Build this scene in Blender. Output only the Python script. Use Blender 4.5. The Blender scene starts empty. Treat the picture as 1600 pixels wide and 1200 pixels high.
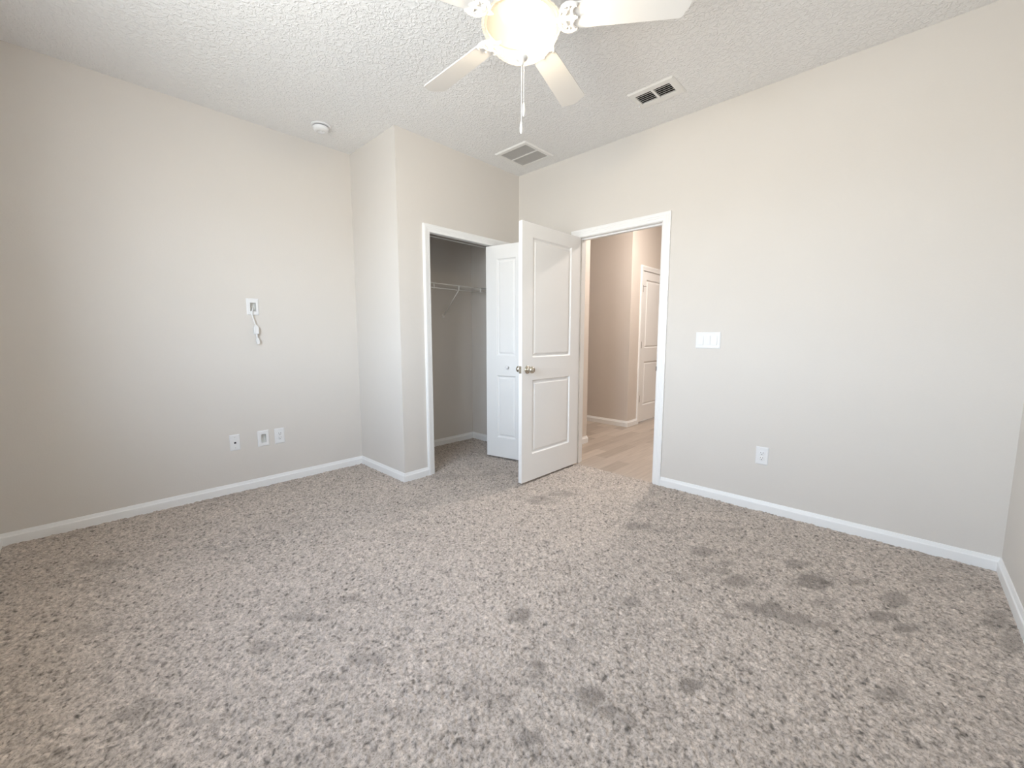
import bpy, math, random
import numpy as np
from mathutils import Vector

# ------------------------------------------------------------------ camera, sky, daylight, exposure
scene = bpy.context.scene
col = scene.collection
random.seed(7)
PI = math.pi

cam_data = bpy.data.cameras.new('camera')
cam_data.sensor_fit = 'HORIZONTAL'
cam_data.sensor_width = 36.0
cam_data.lens = 36.0 * 641.82 / 1600.0
cam_data.clip_start = 0.02
cam = bpy.data.objects.new('camera', cam_data)
col.objects.link(cam)
cam.location = (0.0, 0.0, 1.1748)
cam.rotation_euler = (PI / 2 - 0.1124, 0.0, -0.8086)
scene.camera = cam

SKY = 25.0
LAMP = 190.0
HALL = 205.0
scene.view_settings.view_transform = 'Standard'
scene.view_settings.look = 'None'
scene.view_settings.gamma = 1.0
scene.view_settings.use_curve_mapping = False
scene.view_settings.exposure = 0.12
scene.cycles.max_bounces = 14
scene.cycles.diffuse_bounces = 8
scene.cycles.transmission_bounces = 8
scene.cycles.transparent_max_bounces = 12
scene.cycles.use_denoising = True
scene.cycles.sample_clamp_indirect = 8.0

# overcast bright sky above the horizon, sunlit ground below it
world = bpy.data.worlds.new('world')
scene.world = world
world.use_nodes = True
nt = world.node_tree
nt.nodes.clear()
w_out = nt.nodes.new('ShaderNodeOutputWorld')
w_bg = nt.nodes.new('ShaderNodeBackground')
w_tc = nt.nodes.new('ShaderNodeTexCoord')
w_sep = nt.nodes.new('ShaderNodeSeparateXYZ')
w_ramp = nt.nodes.new('ShaderNodeValToRGB')
nt.links.new(w_tc.outputs['Generated'], w_sep.inputs[0])
w_map = nt.nodes.new('ShaderNodeMapRange')
w_map.inputs['From Min'].default_value = -1.0
w_map.inputs['From Max'].default_value = 1.0
nt.links.new(w_sep.outputs['Z'], w_map.inputs['Value'])
nt.links.new(w_map.outputs[0], w_ramp.inputs['Fac'])
els = w_ramp.color_ramp.elements
els[0].position = 0.0
els[0].color = (0.50, 0.51, 0.50, 1)
els[1].position = 0.49
els[1].color = (0.64, 0.67, 0.68, 1)
for p_, c_ in ((0.515, (0.80, 0.89, 0.98, 1)), (0.62, (0.66, 0.78, 0.92, 1)), (0.75, (0.36, 0.45, 0.58, 1)), (1.0, (0.13, 0.20, 0.32, 1))):
    e = els.new(p_)
    e.color = c_
nt.links.new(w_ramp.outputs[0], w_bg.inputs['Color'])
w_bg.inputs['Strength'].default_value = SKY
nt.links.new(w_bg.outputs[0], w_out.inputs['Surface'])

# ------------------------------------------------------------------ room dimensions (metres)
XN, XS, XR, XRO = -0.409, 1.752, 3.1225, 3.2375
YN, YC, YCI, YL = -0.433, 2.887, 3.000, 3.6195
H = 2.7528
XO, YO = -0.56, -0.56                       # outer faces of the two walls behind the camera
WY0, WY1, WZ0, WZ1 = 0.55, 2.10, 1.00, 2.27  # window opening in the rear wall
FAN = (1.352, 1.236)
HX = 4.934                                   # hall: far wall
HY = 2.60                                    # hall: wall with the other door
HZ = -0.006

# daylight enters here: a portal only guides sampling of the sky through the window
portal = bpy.data.lights.new('window_portal', 'AREA')
portal.shape = 'RECTANGLE'
portal.size = WY1 - WY0
portal.size_y = WZ1 - WZ0
portal.cycles.is_portal = True
po = bpy.data.objects.new('window_portal', portal)
po.location = (XO - 0.01, (WY0 + WY1) / 2, (WZ0 + WZ1) / 2)
po.rotation_euler = (PI / 2, 0, -PI / 2)
col.objects.link(po)


# ------------------------------------------------------------------ materials
def new_mat(name):
    m = bpy.data.materials.new(name)
    m.use_nodes = True
    n = m.node_tree.nodes
    b = n['Principled BSDF']
    return m, n, m.node_tree.links, b


def paint(name, c, rough=0.6, bump_scale=0.0, bump=0.0, dist=0.002, spec=0.4):
    m, n, l, b = new_mat(name)
    b.inputs['Base Color'].default_value = (*c, 1)
    b.inputs['Roughness'].default_value = rough
    b.inputs['Specular IOR Level'].default_value = spec
    tc = n.new('ShaderNodeTexCoord')
    # faint unevenness of the colour, as any painted surface has
    v = n.new('ShaderNodeTexNoise')
    v.inputs['Scale'].default_value = 3.0
    l.new(tc.outputs['Object'], v.inputs['Vector'])
    mx = n.new('ShaderNodeMix')
    mx.data_type = 'RGBA'
    mx.inputs[6].default_value = (*[x * 0.985 for x in c], 1)
    mx.inputs[7].default_value = (*[min(1, x * 1.015) for x in c], 1)
    l.new(v.outputs['Fac'], mx.inputs[0])
    l.new(mx.outputs[2], b.inputs['Base Color'])
    if bump > 0:
        t = n.new('ShaderNodeTexNoise')
        t.inputs['Scale'].default_value = bump_scale
        t.inputs['Detail'].default_value = 3.0
        l.new(tc.outputs['Object'], t.inputs['Vector'])
        bp = n.new('ShaderNodeBump')
        bp.inputs['Strength'].default_value = bump
        bp.inputs['Distance'].default_value = dist
        l.new(t.outputs['Fac'], bp.inputs['Height'])
        l.new(bp.outputs[0], b.inputs['Normal'])
    return m


def metal(name, c, rough=0.25):
    m, n, l, b = new_mat(name)
    b.inputs['Base Color'].default_value = (*c, 1)
    b.inputs['Metallic'].default_value = 1.0
    tc = n.new('ShaderNodeTexCoord')
    t = n.new('ShaderNodeTexNoise')
    t.inputs['Scale'].default_value = 40.0
    l.new(tc.outputs['Object'], t.inputs['Vector'])
    mr = n.new('ShaderNodeMapRange')
    mr.inputs['To Min'].default_value = rough * 0.8
    mr.inputs['To Max'].default_value = rough * 1.2
    l.new(t.outputs['Fac'], mr.inputs['Value'])
    l.new(mr.outputs[0], b.inputs['Roughness'])
    return m


M = {}
M['wall'] = paint('greige_wall_paint', (0.675, 0.64, 0.60), 0.7, 120, 0.25, 0.0015, 0.25)
M['hall_wall'] = paint('hall_wall_paint', (0.66, 0.60, 0.545), 0.7, 120, 0.25, 0.0015, 0.25)
M['trim'] = paint('white_trim_paint', (0.86, 0.86, 0.855), 0.35, 30, 0.05, 0.001, 0.5)
M['door'] = paint('white_door_paint', (0.84, 0.835, 0.825), 0.4, 90, 0.06, 0.001, 0.5)
M['plastic'] = paint('white_plastic', (0.78, 0.78, 0.785), 0.4, 20, 0.02, 0.001, 0.3)
M['fan_white'] = paint('fan_white_enamel', (0.85, 0.84, 0.82), 0.35, 20, 0.02, 0.001, 0.5)
M['blade'] = paint('fan_blade_white', (0.80, 0.785, 0.76), 0.45, 20, 0.02, 0.001, 0.4)
M['vent'] = paint('vent_white_enamel', (0.80, 0.79, 0.77), 0.4, 20, 0.02, 0.001, 0.4)
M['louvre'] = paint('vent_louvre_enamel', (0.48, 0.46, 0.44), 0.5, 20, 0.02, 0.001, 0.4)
M['dark'] = paint('dark_duct', (0.012, 0.011, 0.010), 0.9)
M['filter'] = paint('grey_filter_mesh', (0.07, 0.067, 0.064), 0.9)
M['grey'] = paint('grey_recess_plastic', (0.74, 0.73, 0.70), 0.6)
M['slot'] = paint('socket_slot', (0.10, 0.09, 0.09), 0.7)
M['jack'] = paint('jack_dark', (0.05, 0.045, 0.05), 0.5)
M['nickel'] = metal('satin_nickel', (0.58, 0.54, 0.46), 0.20)
M['hinge'] = metal('hinge_nickel', (0.30, 0.27, 0.25), 0.35)
M['pan'] = metal('brushed_light_pan', (0.80, 0.76, 0.70), 0.18)
M['wire'] = paint('white_vinyl_wire', (0.86, 0.85, 0.83), 0.35)
M['screw'] = paint('screw_head', (0.55, 0.53, 0.50), 0.4)


def ceiling_material():
    m, n, l, b = new_mat('textured_ceiling_paint')
    b.inputs['Base Color'].default_value = (0.83, 0.825, 0.82, 1)
    b.inputs['Roughness'].default_value = 0.8
    b.inputs['Specular IOR Level'].default_value = 0.2
    tc = n.new('ShaderNodeTexCoord')
    t = n.new('ShaderNodeTexNoise')
    t.inputs['Scale'].default_value = 52.0
    t.inputs['Detail'].default_value = 2.5
    t.inputs['Roughness'].default_value = 0.45
    t.inputs['Distortion'].default_value = 0.9
    l.new(tc.outputs['Object'], t.inputs['Vector'])
    r = n.new('ShaderNodeValToRGB')
    r.color_ramp.interpolation = 'EASE'
    r.color_ramp.elements[0].position = 0.42
    r.color_ramp.elements[1].position = 0.66
    l.new(t.outputs['Fac'], r.inputs['Fac'])
    bp = n.new('ShaderNodeBump')
    bp.inputs['Strength'].default_value = 0.6
    bp.inputs['Distance'].default_value = 0.005
    l.new(r.outputs[0], bp.inputs['Height'])
    l.new(bp.outputs[0], b.inputs['Normal'])
    return m


M['ceiling'] = ceiling_material()


def carpet_material():
    m, n, l, b = new_mat('grey_beige_carpet')
    b.inputs['Roughness'].default_value = 0.95
    b.inputs['Specular IOR Level'].default_value = 0.1
    b.inputs['Sheen Weight'].default_value = 0.15
    b.inputs['Sheen Roughness'].default_value = 0.5
    tc = n.new('ShaderNodeTexCoord')
    t = n.new('ShaderNodeTexNoise')
    t.inputs['Scale'].default_value = 170.0
    t.inputs['Detail'].default_value = 3.0
    t.inputs['Roughness'].default_value = 0.7
    l.new(tc.outputs['Object'], t.inputs['Vector'])
    r = n.new('ShaderNodeValToRGB')
    e = r.color_ramp.elements
    e[0].position = 0.30
    e[0].color = (0.17, 0.148, 0.128, 1)
    e[1].position = 0.64
    e[1].color = (0.565, 0.495, 0.435, 1)
    k = e.new(0.43)
    k.color = (0.43, 0.372, 0.325, 1)
    l.new(t.outputs['Fac'], r.inputs['Fac'])
    a = n.new('ShaderNodeAttribute')
    a.attribute_name = 'pile'
    mx = n.new('ShaderNodeMix')
    mx.data_type = 'RGBA'
    mx.blend_type = 'MULTIPLY'
    mx.inputs[0].default_value = 1.0
    l.new(r.outputs[0], mx.inputs[6])
    l.new(a.outputs['Fac'], mx.inputs[7])
    l.new(mx.outputs[2], b.inputs['Base Color'])
    return m


M['carpet'] = carpet_material()


def tile_material():
    m, n, l, b = new_mat('wood_look_plank_tile')
    b.inputs['Roughness'].default_value = 0.45
    tc = n.new('ShaderNodeTexCoord')
    br = n.new('ShaderNodeTexBrick')
    br.inputs['Scale'].default_value = 1.0
    br.inputs['Brick Width'].default_value = 0.62
    br.inputs['Row Height'].default_value = 0.128
    br.inputs['Mortar Size'].default_value = 0.0016
    br.inputs['Mortar Smooth'].default_value = 0.2
    br.inputs['Color1'].default_value = (0.50, 0.43, 0.37, 1)
    br.inputs['Color2'].default_value = (0.36, 0.30, 0.25, 1)
    br.inputs['Mortar'].default_value = (0.36, 0.31, 0.27, 1)
    br.offset = 0.37
    l.new(tc.outputs['Object'], br.inputs['Vector'])
    mp = n.new('ShaderNodeMapping')
    mp.inputs['Scale'].default_value = (2.2, 26.0, 1.0)
    l.new(tc.outputs['Object'], mp.inputs['Vector'])
    t = n.new('ShaderNodeTexNoise')
    t.inputs['Scale'].default_value = 1.6
    t.inputs['Detail'].default_value = 5.0
    l.new(mp.outputs[0], t.inputs['Vector'])
    mr = n.new('ShaderNodeMapRange')
    mr.inputs['To Min'].default_value = 0.78
    mr.inputs['To Max'].default_value = 1.2
    l.new(t.outputs['Fac'], mr.inputs['Value'])
    mx = n.new('ShaderNodeMix')
    mx.data_type = 'RGBA'
    mx.blend_type = 'MULTIPLY'
    mx.inputs[0].default_value = 1.0
    l.new(br.outputs['Color'], mx.inputs[6])
    l.new(mr.outputs[0], mx.inputs[7])
    l.new(mx.outputs[2], b.inputs['Base Color'])
    return m


M['tile'] = tile_material()


def emitter(name, c, s):
    m = bpy.data.materials.new(name)
    m.use_nodes = True
    n, l = m.node_tree.nodes, m.node_tree.links
    n.clear()
    o = n.new('ShaderNodeOutputMaterial')
    e = n.new('ShaderNodeEmission')
    e.inputs['Color'].default_value = (*c, 1)
    e.inputs['Strength'].default_value = s
    l.new(e.outputs[0], o.inputs['Surface'])
    return m


def frosted(name, c, clear=0.3, gloss=0.05, scatter=0.45):
    """frosted shade glass: part of the light passes straight, the rest scatters through it"""
    m = bpy.data.materials.new(name)
    m.use_nodes = True
    n, l = m.node_tree.nodes, m.node_tree.links
    n.clear()
    o = n.new('ShaderNodeOutputMaterial')
    tr = n.new('ShaderNodeBsdfTransparent')
    tr.inputs['Color'].default_value = (*c, 1)
    tl = n.new('ShaderNodeBsdfTranslucent')
    tl.inputs['Color'].default_value = (*c, 1)
    df = n.new('ShaderNodeBsdfDiffuse')
    df.inputs['Color'].default_value = (*c, 1)
    gl = n.new('ShaderNodeBsdfGlossy')
    gl.inputs['Roughness'].default_value = 0.15
    m1 = n.new('ShaderNodeMixShader')
    m1.inputs[0].default_value = scatter
    l.new(tl.outputs[0], m1.inputs[1])
    l.new(df.outputs[0], m1.inputs[2])
    m2 = n.new('ShaderNodeMixShader')
    m2.inputs[0].default_value = clear
    l.new(m1.outputs[0], m2.inputs[1])
    l.new(tr.outputs[0], m2.inputs[2])
    m3 = n.new('ShaderNodeMixShader')
    m3.inputs[0].default_value = gloss
    l.new(m2.outputs[0], m3.inputs[1])
    l.new(gl.outputs[0], m3.inputs[2])
    l.new(m3.outputs[0], o.inputs['Surface'])
    return m


M['bulb'] = emitter('lit_bulb', (1.0, 0.86, 0.67), LAMP)
M['bowl'] = frosted('frosted_bowl_glass', (1.0, 0.965, 0.87), 0.94, 0.015, 0.5)
M['pane'] = frosted('window_glass', (0.97, 0.98, 0.98), 1.0, 0.05)
M['hall_lamp'] = emitter('hall_lamp_diffuser', (1.0, 0.91, 0.83), HALL)


# ------------------------------------------------------------------ mesh helpers
class MB:
    """collects faces for ONE mesh, in world coordinates"""

    def __init__(self):
        self.v, self.f, self.s = [], [], []

    def add(self, verts, faces, smooth=False):
        o = len(self.v)
        self.v += [tuple(x) for x in verts]
        self.f += [tuple(i + o for i in fc) for fc in faces]
        self.s += [smooth] * len(faces)
        return self

    def box(self, a, b):
        x0, x1 = sorted((a[0], b[0]))
        y0, y1 = sorted((a[1], b[1]))
        z0, z1 = sorted((a[2], b[2]))
        v = [(x0, y0, z0), (x1, y0, z0), (x1, y1, z0), (x0, y1, z0), (x0, y0, z1), (x1, y0, z1), (x1, y1, z1), (x0, y1, z1)]
        return self.add(v, [(0, 3, 2, 1), (4, 5, 6, 7), (0, 1, 5, 4), (1, 2, 6, 5), (2, 3, 7, 6), (3, 0, 4, 7)])

    def lathe(self, prof, c, axis=(0, 0, 1), n=32, smooth=True, cap=True):
        """prof: (radius, height along axis) pairs from start to end"""
        A = Vector(axis).normalized()
        U = A.orthogonal().normalized()
        W = A.cross(U)
        C = Vector(c)
        v, f = [], []
        for r, h in prof:
            for i in range(n):
                t = 2 * PI * i / n
                v.append(C + A * h + (U * math.cos(t) + W * math.sin(t)) * max(r, 1e-5))
        for k in range(len(prof) - 1):
            for i in range(n):
                j = (i + 1) % n
                f.append((k * n + i, k * n + j, (k + 1) * n + j, (k + 1) * n + i))
        self.add(v, f, smooth)
        if cap:
            o = len(self.v) - len(v)
            self.f.append(tuple(o + i for i in reversed(range(n))))
            self.f.append(tuple(o + (len(prof) - 1) * n + i for i in range(n)))
            self.s += [False, False]
        return self

    def tube(self, pts, r, n=8, closed=False):
        P = [Vector(p) for p in pts]
        R = r if isinstance(r, (list, tuple)) else [r] * len(P)
        v, f = [], []
        up = None
        for k, p in enumerate(P):
            a = P[k - 1] if (k > 0 or closed) else p
            b = P[(k + 1) % len(P)] if (k < len(P) - 1 or closed) else p
            d = (b - a).normalized()
            if up is None:
                up = d.orthogonal().normalized()
            up = (up - d * up.dot(d)).normalized()
            w = d.cross(up)
            for i in range(n):
                t = 2 * PI * i / n
                v.append(p + (up * math.cos(t) + w * math.sin(t)) * R[k])
        m = len(P)
        for k in range(m if closed else m - 1):
            for i in range(n):
                j = (i + 1) % n
                k2 = (k + 1) % m
                f.append((k * n + i, k * n + j, k2 * n + j, k2 * n + i))
        if not closed:
            f.append(tuple(reversed(range(n))))
            f.append(tuple((m - 1) * n + i for i in range(n)))
        return self.add(v, f, True)

    def sphere(self, c, rx, ry=None, rz=None, n=20, m=12):
        ry, rz = ry or rx, rz or rx
        v, f = [(c[0], c[1], c[2] - rz)], []
        for k in range(1, m):
            a = -PI / 2 + PI * k / m
            for i in range(n):
                t = 2 * PI * i / n
                v.append((c[0] + rx * math.cos(a) * math.cos(t), c[1] + ry * math.cos(a) * math.sin(t), c[2] + rz * math.sin(a)))
        v.append((c[0], c[1], c[2] + rz))
        for i in range(n):
            f.append((0, 1 + (i + 1) % n, 1 + i))
            f.append((len(v) - 1, 1 + (m - 2) * n + i, 1 + (m - 2) * n + (i + 1) % n))
        for k in range(m - 2):
            for i in range(n):
                j = (i + 1) % n
                f.append((1 + k * n + i, 1 + k * n + j, 1 + (k + 1) * n + j, 1 + (k + 1) * n + i))
        return self.add(v, f, True)

    def prism(self, poly, place, thick):
        """poly: outline points (a, b); place(a, b, t) -> world point; t in 0..thick"""
        n = len(poly)
        v = [place(a, b, 0) for a, b in poly] + [place(a, b, thick) for a, b in poly]
        f = [tuple(reversed(range(n))), tuple(range(n, 2 * n))]
        f += [(i, (i + 1) % n, n + (i + 1) % n, n + i) for i in range(n)]
        return self.add(v, f)


def root_of(o):
    while o.parent:
        o = o.parent
    return o


def obj(name, mb, mat, parent=None, bevel=0.0, kind=None, seg=2):
    me = bpy.data.meshes.new(name)
    off = root_of(parent).location if parent else Vector((0, 0, 0))
    me.from_pydata([(x - off[0], y - off[1], z - off[2]) for x, y, z in mb.v], [], mb.f)
    me.polygons.foreach_set('use_smooth', mb.s)
    me.materials.append(mat)
    me.update()
    import bmesh
    bm = bmesh.new()
    bm.from_mesh(me)
    bmesh.ops.recalc_face_normals(bm, faces=bm.faces)
    bm.to_mesh(me)
    bm.free()
    o = bpy.data.objects.new(name, me)
    col.objects.link(o)
    if parent:
        o.parent = parent
    if bevel:
        b = o.modifiers.new('bevel', 'BEVEL')
        b.width = bevel
        b.segments = seg
        b.limit_method = 'ANGLE'
    if kind:
        o['kind'] = kind
    return o


def tag(o, label, cat, group=None):
    o['label'] = label
    o['category'] = cat
    if group:
        o['group'] = group
    return o


def thing(name, label, cat, loc, group=None):
    o = bpy.data.objects.new(name, None)
    o.empty_display_size = 0.05
    o.location = loc
    col.objects.link(o)
    return tag(o, label, cat, group)


def struct(name, mb, mat, bevel=0.0, label=None):
    o = obj(name, mb, mat, None, bevel, 'structure')
    if label:
        o['label'] = label
    return o


def wall_mb(place, u0, u1, z0, z1, thick, holes=()):
    """a wall slab with rectangular holes (hu0, hu1, hz0, hz1, depth); place(u, z, d) -> world, d = depth behind the face"""
    mb = MB()
    us = sorted({u0, u1, *[h[0] for h in holes], *[h[1] for h in holes]})
    zs = sorted({z0, z1, *[h[2] for h in holes], *[h[3] for h in holes]})

    def hole(u, z):
        for h in holes:
            if h[0] - 1e-6 < u < h[1] + 1e-6 and h[2] - 1e-6 < z < h[3] + 1e-6:
                return h
        return None

    def quad(pts):
        mb.add([place(*p) for p in pts], [(0, 1, 2, 3)])

    for i in range(len(us) - 1):
        for j in range(len(zs) - 1):
            a, b, c, d = us[i], us[i + 1], zs[j], zs[j + 1]
            h = hole((a + b) / 2, (c + d) / 2)
            if not h:
                quad([(a, c, 0), (b, c, 0), (b, d, 0), (a, d, 0)])
                quad([(a, c, thick), (b, c, thick), (b, d, thick), (a, d, thick)])
            elif h[4] < thick:
                quad([(a, c, h[4]), (b, c, h[4]), (b, d, h[4]), (a, d, h[4])])
                quad([(a, c, thick), (b, c, thick), (b, d, thick), (a, d, thick)])
    for h in holes:
        a, b, c, d, dp = h
        dp = min(dp, thick)
        for p, q in (((a, c), (b, c)), ((b, c), (b, d)), ((b, d), (a, d)), ((a, d), (a, c))):
            if max(abs(p[1] - z0), abs(q[1] - z0)) < 1e-6:
                continue  # open down to the floor
            quad([(p[0], p[1], 0), (q[0], q[1], 0), (q[0], q[1], dp), (p[0], p[1], dp)])
    for p, q in (((u0, z0), (u1, z0)), ((u1, z0), (u1, z1)), ((u1, z1), (u0, z1)), ((u0, z1), (u0, z0))):
        quad([(p[0], p[1], 0), (q[0], q[1], 0), (q[0], q[1], thick), (p[0], p[1], thick)])
    return mb


# casing profile: (distance from the opening edge, how far it stands off the wall)
CASING = [(0.0, 0.0), (0.0, 0.009), (0.004, 0.011), (0.020, 0.012), (0.024, 0.0145), (0.034, 0.015), (0.038, 0.0175),
          (0.046, 0.0185), (0.052, 0.0185), (0.0575, 0.016), (0.062, 0.015), (0.062, 0.0)]


def casing_mb(place, u0, u1, z0, z1):
    """mitred door casing on three sides; place(u, z, d) with d = distance off the wall"""
    mb = MB()
    n = len(CASING)
    v = []
    for a, d in CASING:
        v += [place(u0 - a, z0, d), place(u0 - a, z1 + a, d), place(u1 + a, z1 + a, d), place(u1 + a, z0, d)]
    f = []
    for k in range(n - 1):
        for i in range(3):
            f.append((k * 4 + i, k * 4 + i + 1, (k + 1) * 4 + i + 1, (k + 1) * 4 + i))
    mb.add(v, f)
    return mb


BASE = [(0.0, 0.0), (0.014, 0.0), (0.014, 0.047), (0.0130, 0.050), (0.0095, 0.054), (0.0075, 0.062), (0.0050, 0.0708), (0.0, 0.0715)]


def base_mb(p, q, n, z0=-0.01, m0=0, m1=0, hh=1.0):
    """baseboard from p to q (2D) with the wall behind; n = direction into the room; m0/m1 mitre: +1 inside, -1 outside corner"""
    mb = MB()
    d = Vector((q[0] - p[0], q[1] - p[1]))
    d.normalize()
    k = len(BASE)
    v = []
    for t, z in BASE:
        zz = z0 if z == 0.0 and t >= 0 else z * hh
        if (t, z) == BASE[-1]:
            zz = z * hh
        a = (p[0] + n[0] * t + d[0] * t * m0, p[1] + n[1] * t + d[1] * t * m0, zz)
        b = (q[0] + n[0] * t - d[0] * t * m1, q[1] + n[1] * t - d[1] * t * m1, zz)
        v += [a, b]
    f = [(2 * i, 2 * i + 1, 2 * ((i + 1) % k) + 1, 2 * ((i + 1) % k)) for i in range(k)]
    f += [tuple(2 * i for i in range(k)), tuple(2 * i + 1 for i in reversed(range(k)))]
    return mb.add(v, f)


# door face moulding: nested rectangles (inset, depth)
MOULD = [(0.0, 0.0), (0.002, 0.0010), (0.012, 0.0135), (0.020, 0.0140), (0.034, 0.0040), (0.038, 0.0035)]


def door_mb(place, w, h, t, panels):
    """moulded two-panel leaf; place(u, z, d): d = 0 front face ... t back face; panels (u0, u1, z0, z1)"""
    mb = MB()
    us = sorted({0.0, w, *[x for p in panels for x in p[:2]]})
    zs = sorted({0.0, h, *[x for p in panels for x in p[2:]]})
    for side in (0, 1):
        def P(u, z, d):
            return place(u, z, d if side == 0 else t - d)
        for i in range(len(us) - 1):
            for j in range(len(zs) - 1):
                a, b, c, d = us[i], us[i + 1], zs[j], zs[j + 1]
                cu, cz = (a + b) / 2, (c + d) / 2
                if any(p[0] < cu < p[1] and p[2] < cz < p[3] for p in panels):
                    continue
                mb.add([P(a, c, 0), P(b, c, 0), P(b, d, 0), P(a, d, 0)], [(0, 1, 2, 3)])
        for p in panels:
            rings = []
            for k, dep in MOULD:
                rings.append([P(p[0] + k, p[2] + k, dep), P(p[1] - k, p[2] + k, dep), P(p[1] - k, p[3] - k, dep), P(p[0] + k, p[3] - k, dep)])
            v = [x for r in rings for x in r]
            f = []
            for r in range(len(rings) - 1):
                for i in range(4):
                    j = (i + 1) % 4
                    f.append((r * 4 + i, r * 4 + j, (r + 1) * 4 + j, (r + 1) * 4 + i))
            o = (len(rings) - 1) * 4
            f.append((o, o + 1, o + 2, o + 3))
            mb.add(v, f)
    for p, q in (((0, 0), (w, 0)), ((w, 0), (w, h)), ((w, h), (0, h)), ((0, h), (0, 0))):
        mb.add([place(*p, 0), place(*q, 0), place(*q, t), place(*p, t)], [(0, 1, 2, 3)])
    return mb


# ------------------------------------------------------------------ floor: carpet pile as a height field
def carpet():
    step = 0.0040
    xs = np.arange(XN - 0.02, XR + 0.012, step)
    ys = np.arange(YN - 0.02, YL + 0.02, step)
    nx, ny = len(xs), len(ys)
    rng = np.random.default_rng(11)

    def smooth(sig, ax=1.0, seed_noise=None):
        nse = rng.standard_normal((nx, ny)) if seed_noise is None else seed_noise
        fx = np.fft.fftfreq(nx)[:, None]
        fy = np.fft.rfftfreq(ny)[None, :]
        g = np.exp(-2 * (PI * sig) ** 2 * (fx ** 2 * ax + fy ** 2 / ax))
        r = np.fft.irfft2(np.fft.rfft2(nse) * g, s=(nx, ny))
        return r / r.std()

    tuft = smooth(0.8)
    clump = smooth(2.9)
    wave = smooth(22.0)
    z = 0.0020 * tuft + 0.0009 * clump + 0.0004 * wave
    X, Y = np.meshgrid(xs, ys, indexing='ij')
    # where feet and the vacuum have laid the pile the other way it shows a darker tone
    big = smooth(17.0) + 0.6 * smooth(48.0)
    mark = np.clip((big - 2.0) * 0.4, 0, 1) * 0.3 * np.clip(1 + 0.5 * smooth(4.0), 0, 2)
    edge = 0.6 * smooth(8.4)
    # (x, y, inverse 2x2 axes, depth of tone)
    spots = [
        (2.33,1.12,6.8,-13.7,18.0,17.1,0.6), (2.38,1.02,11.0,-24.5,20.8,19.8,0.5), (2.29,0.72,5.9,-17.4,17.4,16.6,0.7), 
        (2.23,0.60,7.9,-26.7,29.2,27.7,0.5), (1.95,0.69,9.6,-24.9,16.5,15.7,0.6), (2.12,0.61,4.7,-15.0,20.8,19.9,0.7), 
        (2.12,0.50,5.2,-19.8,19.2,18.4,0.8), (1.97,0.37,3.2,-14.5,23.6,22.5,0.9), (1.97,0.31,4.1,-21.2,34.6,33.0,0.7), 
        (2.36,0.24,1.7,-12.3,14.9,14.2,1.0), (2.50,0.32,3.4,-21.0,23.2,22.1,0.7), (2.48,0.18,2.8,-26.4,16.1,15.3,0.6), 
        (1.99,0.24,3.2,-20.2,25.6,24.4,0.8), (2.00,0.18,3.0,-23.3,37.5,35.8,0.6), (1.79,0.47,10.6,-36.0,44.3,42.3,0.7), 
        (1.34,0.44,11.5,-31.4,34.7,33.1,0.9), (2.51,0.08,1.9,-29.9,22.5,21.5,0.6), (2.44,-0.05,0.5,-26.1,15.4,14.7,0.8), 
        (2.25,-0.01,0.8,-22.3,29.3,27.9,1.0), (2.23,-0.09,0.0,-31.2,31.9,30.6,0.9), (2.21,0.17,2.7,-24.2,26.5,25.3,0.5), 
        (2.57,-0.36,-3.1,-31.5,16.1,15.3,0.6), (3.08,-0.30,-1.5,-22.2,14.6,13.9,0.4), (2.77,-0.17,-0.6,-22.7,26.7,25.5,0.4), 
        (2.42,-0.39,-4.9,-41.4,13.7,13.0,0.6), (1.77,-0.05,0.7,-31.7,23.6,22.5,0.6), (1.67,0.20,5.8,-34.9,35.8,34.2,0.5), 
        (2.22,1.83,8.1,-9.8,12.0,11.5,0.6), (2.43,1.79,6.2,-8.4,13.9,13.3,0.6), (1.20,1.10,19.1,-20.9,19.5,18.6,0.9), 
        (1.03,0.86,25.8,-30.4,17.7,16.8,0.9), (1.07,0.66,15.3,-23.9,26.6,25.2,0.9), (1.06,0.59,13.0,-21.8,40.0,38.3,0.7), 
        (1.07,0.54,20.8,-38.3,55.9,53.3,0.6), (0.83,0.71,26.7,-30.8,46.1,43.8,0.8), (1.20,0.47,20.5,-48.0,44.7,42.6,0.4), 
        (1.41,0.34,18.2,-63.9,57.3,55.0,0.6), (1.21,0.86,16.1,-21.9,30.5,29.0,0.4), (1.61,0.80,14.1,-26.8,26.6,25.3,0.5), 
        (0.57,1.74,12.9,-4.7,35.8,34.2,0.6), (0.76,1.73,25.8,-12.1,31.1,29.6,0.4), (0.63,1.35,16.1,-8.1,33.6,32.1,0.6), 
        (0.51,1.35,22.7,-9.5,44.5,42.3,0.5), (0.39,1.69,18.4,-5.0,31.2,29.7,0.5), (0.57,1.11,15.1,-8.4,45.4,43.3,0.4), 
        (0.77,1.08,20.4,-15.1,37.7,36.0,0.4), (0.01,1.68,19.3,-1.2,40.2,38.4,0.6), (0.07,1.67,31.8,-3.1,61.3,58.6,0.5), 
        (0.17,1.47,25.0,-4.3,56.8,54.3,0.4), (-0.08,2.31,18.6,-0.1,27.9,26.6,0.4), (-0.01,2.96,14.0,-0.4,23.2,22.1,0.4), 
        (0.46,2.65,13.4,-2.7,20.6,19.6,0.3), (2.07,2.73,7.4,-5.7,11.0,10.5,0.4), (2.35,2.55,8.8,-8.1,14.1,13.4,0.3), 
        (1.28,2.07,9.1,-5.7,22.1,21.1,0.3), (2.66,1.23,5.1,-10.5,16.1,15.3,0.3), (0.70,0.82,20.1,-17.7,53.3,51.0,0.4), 
    ]
    edge2 = smooth(4.0)
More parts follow.
